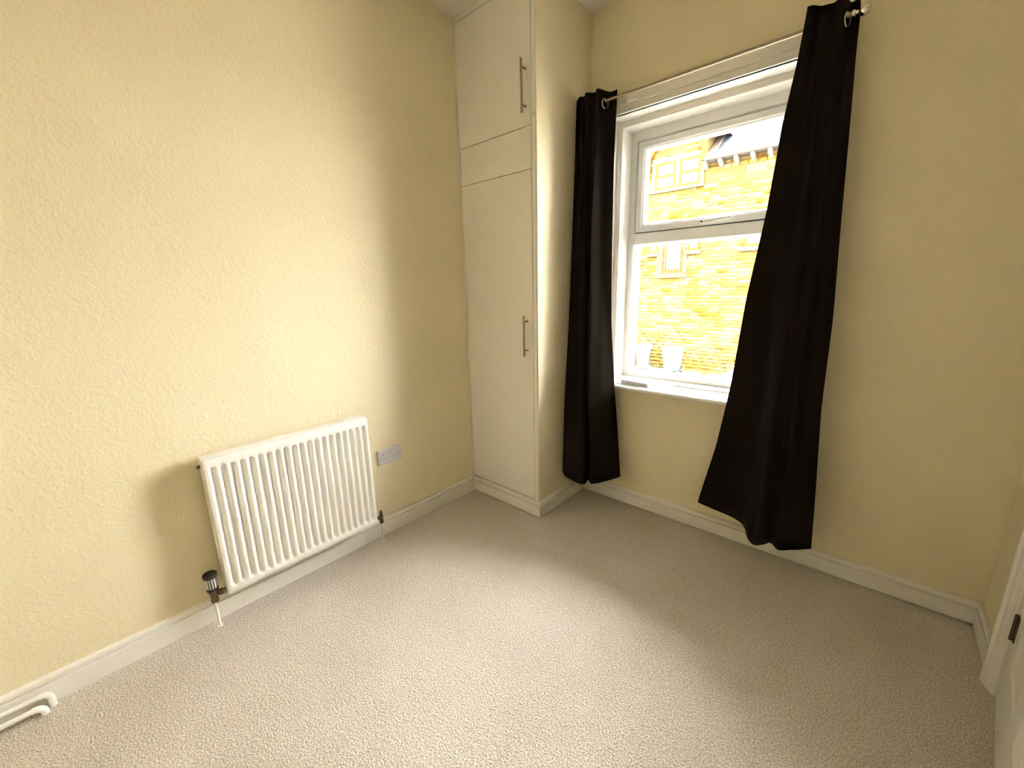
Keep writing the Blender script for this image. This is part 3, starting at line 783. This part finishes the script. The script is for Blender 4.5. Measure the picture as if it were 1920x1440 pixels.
# juliet railing
rail = thing_r = MB().tube([(-5.27, HY - 0.14, 1.72), (-5.27, HY - 0.14, 2.86)], 0.022, 8).tube([(-4.17, HY - 0.14, 1.72), (-4.17, HY - 0.14, 2.86)], 0.022, 8).tube([(-5.27, HY - 0.14, 1.80), (-4.17, HY - 0.14, 1.80)], 0.018, 8).tube([(-5.27, HY - 0.14, 2.84), (-4.17, HY - 0.14, 2.84)], 0.022, 8)
for x in (-5.27, -4.17):
    for z in (1.82, 2.76):
        rail.tube([(x, HY - 0.14, z), (x, HY + 0.01, z)], 0.02, 8)
rail = rail.build('juliet_railing', MAT['iron'], house)
for k in range(9):
    x = -5.27 + 1.10 * (k + 0.5) / 9
    MB().tube([(x, HY - 0.14, 1.80), (x, HY - 0.14, 2.84)], 0.015, 6).build('railing_bar', MAT['iron'], rail)
pts = [(-5.27 + 1.10 * k / 24, HY - 0.145, 2.34 + 0.05 * math.sin(k / 24 * 4 * math.pi)) for k in range(25)]
MB().tube(pts, 0.017, 6).build('railing_wave', MAT['iron'], rail)
# timber posts and barge boards of the gable
for (x0, x1, z0, s) in ((-5.98, -5.79, 5.50, 1), (-3.82, -3.63, 5.80, -1)):
    MB().box(x0, x1, HY - 0.20, HY - 0.03, z0, 6.75).build('timber_post', MAT['timber'], house, bevel=0.01)
    xi = x1 if s > 0 else x0
    MB().prism([(xi, 6.20), (xi + s * 0.30, 6.62), (xi + s * 0.30, 6.75), (xi + s * 0.18, 6.75), (xi, 6.40)], XZ, HY - 0.18, HY - 0.05).build('timber_brace', MAT['timber'], house)
MB().box(-5.98, -3.63, HY - 0.22, HY - 0.04, 6.74, 6.92).build('timber_beam', MAT['timber'], house, bevel=0.01)
xm = (DX0 + DX1) / 2
for s in (-1, 1):
    MB().prism([(xm, 8.05), (xm + s * 1.55, 6.62), (xm + s * 1.55, 6.84), (xm, 8.27)], XZ, HY - 0.40, HY - 0.34).build('barge_board', MAT['timber'], house)
    MB().prism([(xm, 8.22), (xm + s * 1.62, 6.74), (xm + s * 1.62, 6.82), (xm, 8.30)], XZ, HY - 0.44, HY + 3.4).build('dormer_roof', MAT['bracket'], house)
# main roof slab with slates, 36 degrees
RS = math.tan(math.radians(36))
def roof_pt(x, t, off=0.0):                 # t = horizontal distance behind the eaves line
    return (x, HY - 0.28 + t, EZ + 0.02 + t * RS + off)
mb = MB()
for (x0, x1) in ((HX0 - 0.2, DX0 - 0.02), (DX1 + 0.05, HX1 + 0.2)):
    mb.add([roof_pt(x0, 0), roof_pt(x1, 0), roof_pt(x1, 3.9), roof_pt(x0, 3.9), roof_pt(x0, 0, -0.1), roof_pt(x1, 0, -0.1), roof_pt(x1, 3.9, -0.1), roof_pt(x0, 3.9, -0.1)],
           [(0, 1, 2, 3), (7, 6, 5, 4), (0, 4, 5, 1), (1, 5, 6, 2), (2, 6, 7, 3), (3, 7, 4, 0)])
mb.add([roof_pt(HX0 - 0.2, 2.2), roof_pt(HX1 + 0.2, 2.2), roof_pt(HX1 + 0.2, 3.9), roof_pt(HX0 - 0.2, 3.9)], [(0, 1, 2, 3)])
mb.add([roof_pt(HX0 - 0.2, 3.9), roof_pt(HX1 + 0.2, 3.9), (HX1 + 0.2, HY + 7.5, EZ - 0.1), (HX0 - 0.2, HY + 7.5, EZ - 0.1)], [(0, 1, 2, 3)])
for x in (HX0, HX1):
    mb.add([(x, HY + 0.05, EZ), (x, HY + 3.6, EZ + 2.7), (x, HY + 7.0, EZ)], [(0, 1, 2)])
roof = mb.build('roof', MAT['lead'], house)
mb = MB(); rr = random.Random(11)
row = 0; t = -0.02
while t < 3.7:
    x = HX0 - 0.2 - (0.15 if row % 2 else 0)
    while x < HX1 + 0.2:
        w = 0.29 + rr.random() * 0.02
        if not (DX0 - 0.15 < x + w / 2 < DX1 + 0.10 and t < 2.6):
            l = 0.34; o0 = 0.030 + rr.random() * 0.008; o1 = 0.008
            a = [roof_pt(x, t, o0), roof_pt(x + w, t, o0 + (rr.random() - .5) * 0.006), roof_pt(x + w, t + l, o1), roof_pt(x, t + l, o1)]
            c = [roof_pt(x, t, o0 - 0.018), roof_pt(x + w, t, o0 - 0.018)]
            mb.add(a + c, [(0, 1, 2, 3), (0, 4, 5, 1)], 0 if rr.random() < 0.6 else 1)
        x += w + 0.006
    row += 1; t += 0.19
sl = mb.build('slates', [MAT['slate'], MAT['slate2']], roof); sl['kind'] = 'stuff'
MB().prism([(DX1 + 0.02, 0), (DX1 + 0.30, 0), (DX1 + 0.26, 0.05), (DX1 + 0.04, 0.05)], lambda a, b, h: roof_pt(a, h, 0.03 + b), 0.0, 2.4).build('valley_flashing', MAT['gutter'], roof)
# gutters and their brackets
for (x0, x1) in ((HX0 - 0.2, -5.98), (-3.66, HX1 + 0.2)):
    prof = [(0.07 * math.cos(a), 0.07 * math.sin(a)) for a in [math.pi + math.pi * k / 8 for k in range(9)]] + [(0.058, 0.0), (-0.058, 0.0)]
    MB().prism(prof, lambda a, b, h: (h, HY - 0.33 + a, EZ + 0.02 + b), x0, x1).build('gutter', MAT['gutter'], house, smooth=40)
bk0 = None
x = -3.64
xs = []
while x < HX1: xs.append(x); x += 0.515
xs += [-6.2, -6.72, -7.24, -7.76, -8.28]
for x in xs:
    if bk0 is None:
        bk0 = MB().prism([(-0.36, 0.0), (-0.36, -0.10), (-0.26, -0.16), (-0.10, -0.22), (0.06, -0.22), (0.06, 0.0)], YZ, -0.05, 0.05).build('eaves_corbel', MAT['bracket'], None); k_ = bk0
    else:
        k_ = bk0.copy(); COL.objects.link(k_)
    k_.parent = house; k_.matrix_parent_inverse = Matrix.Translation(-house.location); k_.location = (x, HY, EZ - 0.06)
MB().box(HX0, -5.95, HY - 0.05, HY + 0.06, EZ - 0.10, EZ).box(-3.66, HX1, HY - 0.05, HY + 0.06, EZ - 0.10, EZ).build('eaves_board', MAT['gutter'], house)
dp = MB().tube([(-6.06, HY - 0.09, GZ), (-6.06, HY - 0.09, EZ - 0.25), (-6.06, HY - 0.30, EZ - 0.03)], 0.040, 10)
for z in (-1.4, 0.4, 2.2, 4.0):
    dp.box(-6.12, -6.00, HY - 0.14, HY + 0.05, z, z + 0.05)
dp.build('downpipe', MAT['gutter'], house)

# coursed stones ---------------------------------------------------
rr = random.Random(21)
stones = []                                  # (x0, x1, z0, z1, material)
def free_spans(x0, x1, z0, z1):
    """pieces of the strip that no opening covers, each with its own height range"""
    cuts = sorted({x0, x1} | {max(x0, min(x1, e)) for (a, b, c, d) in openings if c < z1 and d > z0 for e in (a, b)})
    out = []
    for a, b in zip(cuts, cuts[1:]):
        if b - a < 0.03: continue
        lo, hi = z0, z1; m_ = (a + b) / 2
        for (p, q, c, d) in openings:
            if p < m_ < q and c < hi and d > lo:
                if c <= lo and d >= hi: lo = hi
                elif c <= lo: lo = d
                else: hi = c
        if hi - lo > 0.035: out.append((a, b, lo, hi))
    return out
z = GZ
pale_first = 0
while z < 7.6:
    h = rr.uniform(0.112, 0.160)
    if z < EZ - 0.01 and z + h > EZ - 0.1: h = max(0.06, EZ - z)
    if z < EZ - 0.02: spans = free_spans(HX0, HX1, z, min(z + h, EZ))
    else:
        ins = max(0, (z - 6.9)) * 1.05
        spans = free_spans(DX0 + ins, DX1 - ins, z, z + h)
    for (a, b, lo, hi) in spans:
        x = a
        while x < b - 0.02:
            w = rr.choice((rr.uniform(0.18, 0.30), rr.uniform(0.26, 0.44), rr.uniform(0.40, 0.62)))
            if b - (x + w) < 0.16: w = b - x
            k = rr.random()
            mi = 0 if k < 0.36 else 1 if k < 0.62 else 2 if k < 0.80 else 3 if k < 0.968 else 4
            stones.append((x, min(x + w, b), lo, hi, mi))
            x += w
    z += h
def stone_geo(rnd):
    """unit stone, rock faced: x 0..1, z 0..1, y from 1 (in the wall) to about 0 (front)"""
    V = []; nx, nz = 4, 3
    for j in range(nz):
        for i in range(nx):
            u, w = i / (nx - 1), j / (nz - 1)
            edge = i in (0, nx - 1) or j in (0, nz - 1)
            V.append((u, (0.62 if edge else 0.0) + rnd.uniform(-0.12, 0.22), w + (rnd.uniform(-0.06, 0.06) if edge else 0)))
    for (u, w) in ((0, 0), (1, 0), (1, 1), (0, 1)):
        V.append((u, 1.6, w))
    F = []
    for j in range(nz - 1):
        for i in range(nx - 1):
            a = j * nx + i; F.append((a, a + 1, a + nx + 1, a + nx))
    B = nx * nz
    F += [(*range(nx - 1, -1, -1), B, B + 1)[::-1], (B + 3, B + 2, *range(B - 1, B - 1 - nx, -1))]
    F += [(B, 0, nx, 2 * nx, B + 3), (B + 1, B + 2, B - 1, 2 * nx - 1, nx - 1)]
    return V, F
variants = [stone_geo(random.Random(100 + k)) for k in range(6)]
vis = []
for i, (x0, x1, z0, z1, mi) in enumerate(stones):
    xc, zc = (x0 + x1) / 2, (z0 + z1) / 2
    if -6.0 < xc < -1.0 - 0.18 * (5.76 - zc) / 2.0 and zc > -2.1 and zc < 6.6:
        vis.append(((x1 - x0) * (z1 - z0), i))
big = {i for _, i in sorted(vis, reverse=True)[:298]}
meshes = {}
for k, (V, F) in enumerate(variants):
    for mi in range(5):
        me = bpy.data.meshes.new('stone'); me.from_pydata(V, [], F); me.materials.append(STONES[mi])
        bm = bmesh.new(); bm.from_mesh(me); bmesh.ops.recalc_face_normals(bm, faces=bm.faces); bm.to_mesh(me); bm.free()
        meshes[(k, mi)] = me
rest = MB()
for i, (x0, x1, z0, z1, mi) in enumerate(stones):
    k = rr.randrange(6); j = 0.009; jx = 0.013
    dep = rr.uniform(0.040, 0.075)
    if i in big:
        so_ = bpy.data.objects.new('stone', meshes[(k, mi)]); COL.objects.link(so_)
        so_.parent = facade
        so_.location = (x0 + jx, HY + 0.055 - dep, z0 + j); so_.scale = (x1 - x0 - 2 * jx, dep, z1 - z0 - 2 * j)
    else:
        V, F = variants[k]
        rest.add([(x0 + jx + u * (x1 - x0 - 2 * jx), HY + 0.055 - dep + w * dep, z0 + j + q * (z1 - z0 - 2 * j)) for (u, w, q) in V], F, mi)
rs = rest.build('stonework', STONES, facade); rs['kind'] = 'stuff'

# overhead cable along the house front
pts = [(-8.3 + 10.6 * k / 20, 14.66, 6.0 - 0.05 * (1 - ((k - 10) / 10) ** 2)) for k in range(21)]
o = MB().tube([(-8.45, HY - 0.2, EZ - 0.05)] + pts + [(2.45, HY - 0.2, EZ - 0.05)], 0.010, 6).build('overhead_cable', MAT['iron'])
tag(o, 'thin dark cable strung across the stone house front', 'cable')

# wheelie bins ------------------------------------------------------
def make_bin(x, y, rz, label):
    t = thing('wheelie_bin', (x, y, GZ), label, 'bin', 'wheelie bins against the house wall')
    t.rotation_euler = (0, 0, rz)
    def child(mb_, nm, mat, par=None, **kw):
        c_ = mb_.build(nm, mat, None, **kw); c_.parent = par or t; return c_
    def sec(hw, d0, d1, z): return [(-hw, d0, z), (hw, d0, z), (hw, d1, z), (-hw, d1, z)]
    V = sec(0.215, -0.22, 0.20, 0.05) + sec(0.285, -0.32, 0.30, 0.93) + sec(0.30, -0.34, 0.32, 0.93) + sec(0.30, -0.34, 0.32, 0.985)
    F = [(0, 1, 2, 3)] + [(4 * a + e, 4 * a + (e + 1) % 4, 4 * a + 4 + (e + 1) % 4, 4 * a + 4 + e) for a in range(3) for e in range(4)] + [(12, 13, 14, 15)]
    child(MB().add(V, F), 'bin_body', MAT['bin'], bevel=0.012)
    for s in (-0.12, 0.0, 0.12):
        child(MB().add([(s - 0.02, -0.245, 0.12), (s + 0.02, -0.245, 0.12), (s + 0.025, -0.328, 0.86), (s - 0.025, -0.328, 0.86), (s - 0.02, -0.215, 0.12), (s + 0.02, -0.215, 0.12), (s + 0.025, -0.30, 0.86), (s - 0.025, -0.30, 0.86)], [(0, 1, 2, 3), (4, 7, 6, 5), (0, 4, 5, 1), (1, 5, 6, 2), (2, 6, 7, 3), (3, 7, 4, 0)]), 'front_rib', MAT['bin'])
    V = sec(0.31, -0.37, 0.33, 0.985) + sec(0.31, -0.37, 0.33, 1.005) + sec(0.24, -0.28, 0.25, 1.055)
    F = [(0, 1, 2, 3)] + [(4 * a + e, 4 * a + (e + 1) % 4, 4 * a + 4 + (e + 1) % 4, 4 * a + 4 + e) for a in range(2) for e in range(4)] + [(8, 9, 10, 11)]
    child(MB().add(V, F), 'bin_lid', MAT['bin_lid'], bevel=0.01)
    child(MB().tube([(-0.26, 0.32, 0.95), (-0.26, 0.40, 0.975), (0.26, 0.40, 0.975), (0.26, 0.32, 0.95)], 0.018, 8), 'bin_handle', MAT['bin'])
    child(MB().tube([(-0.27, 0.24, 0.10), (0.27, 0.24, 0.10)], 0.014, 8), 'axle', MAT['iron'])
    for s in (-1, 1):
        w_ = child(MB().lathe([(0.04, -0.025), (0.095, -0.025), (0.10, -0.015), (0.10, 0.015), (0.095, 0.025), (0.04, 0.025)], (s * 0.265, 0.24, 0.10), 'x', 18), 'wheel', MAT['tyre'], smooth=40)
        child(MB().lathe([(0.045, -0.027), (0.045, 0.027)], (s * 0.265, 0.24, 0.10), 'x', 12), 'wheel_hub', MAT['bracket'], w_)
make_bin(-5.48, 14.48, math.radians(-70), 'smooth pale grey wheelie bin beside the downpipe')
make_bin(-4.22, 14.42, math.radians(-118), 'ribbed blue grey wheelie bin turned side on against the wall')

# gravel heap and weeds at the foot of the wall
mb = MB(); rr = random.Random(5); nr, ns = 9, 28
V = [(-1.3, 14.45, GZ + 0.84)]
for i in range(1, nr + 1):
    f = i / nr
    for k in range(ns):
        a = 2 * math.pi * k / ns
        R = 1.25 * f * (1 + rr.uniform(-0.05, 0.05))
        V.append((-1.3 + R * math.cos(a), 14.45 + min(0.50, R * 0.75 * math.sin(a)), GZ - 0.01 + 0.92 * (1 - f) + rr.uniform(-0.02, 0.02) * (1 - f * 0.5)))
F = [(0, 1 + k, 1 + (k + 1) % ns) for k in range(ns)]
for i in range(nr - 1):
    for k in range(ns):
        a = 1 + i * ns + k; b_i = 1 + i * ns + (k + 1) % ns
        F.append((a, a + ns, b_i + ns, b_i))
o = mb.add(V, F).build('gravel_heap', MAT['gravel'], smooth=60)
tag(o, 'heap of grey gravel against the stone house wall', 'heap')
mb = MB(); rr = random.Random(9)
for _ in range(900):
    c = rr.choice((-5.85, -5.5, -4.9, -4.5, -3.2, -3.0, -2.8, -2.0, -1.7)) + rr.gauss(0, 0.16)
    y = rr.uniform(14.55, 14.93); hgt = rr.uniform(0.05, 0.17); a = rr.uniform(0, 6.28); l = rr.uniform(0.02, 0.07); w = 0.008
    dx, dy = math.cos(a), math.sin(a)
    mb.add([(c - dy * w, y + dx * w, GZ - 0.005), (c + dy * w, y - dx * w, GZ - 0.005), (c + dx * l * .5 + dy * w * .6, y + dy * l * .5 - dx * w * .6, GZ + hgt * .6), (c + dx * l, y + dy * l, GZ + hgt)], [(0, 1, 2), (0, 2, 3)])
o = mb.build('weeds', MAT['weed'])
tag(o, 'yellow green weeds along the foot of the stone house wall', 'weeds', kind='stuff')
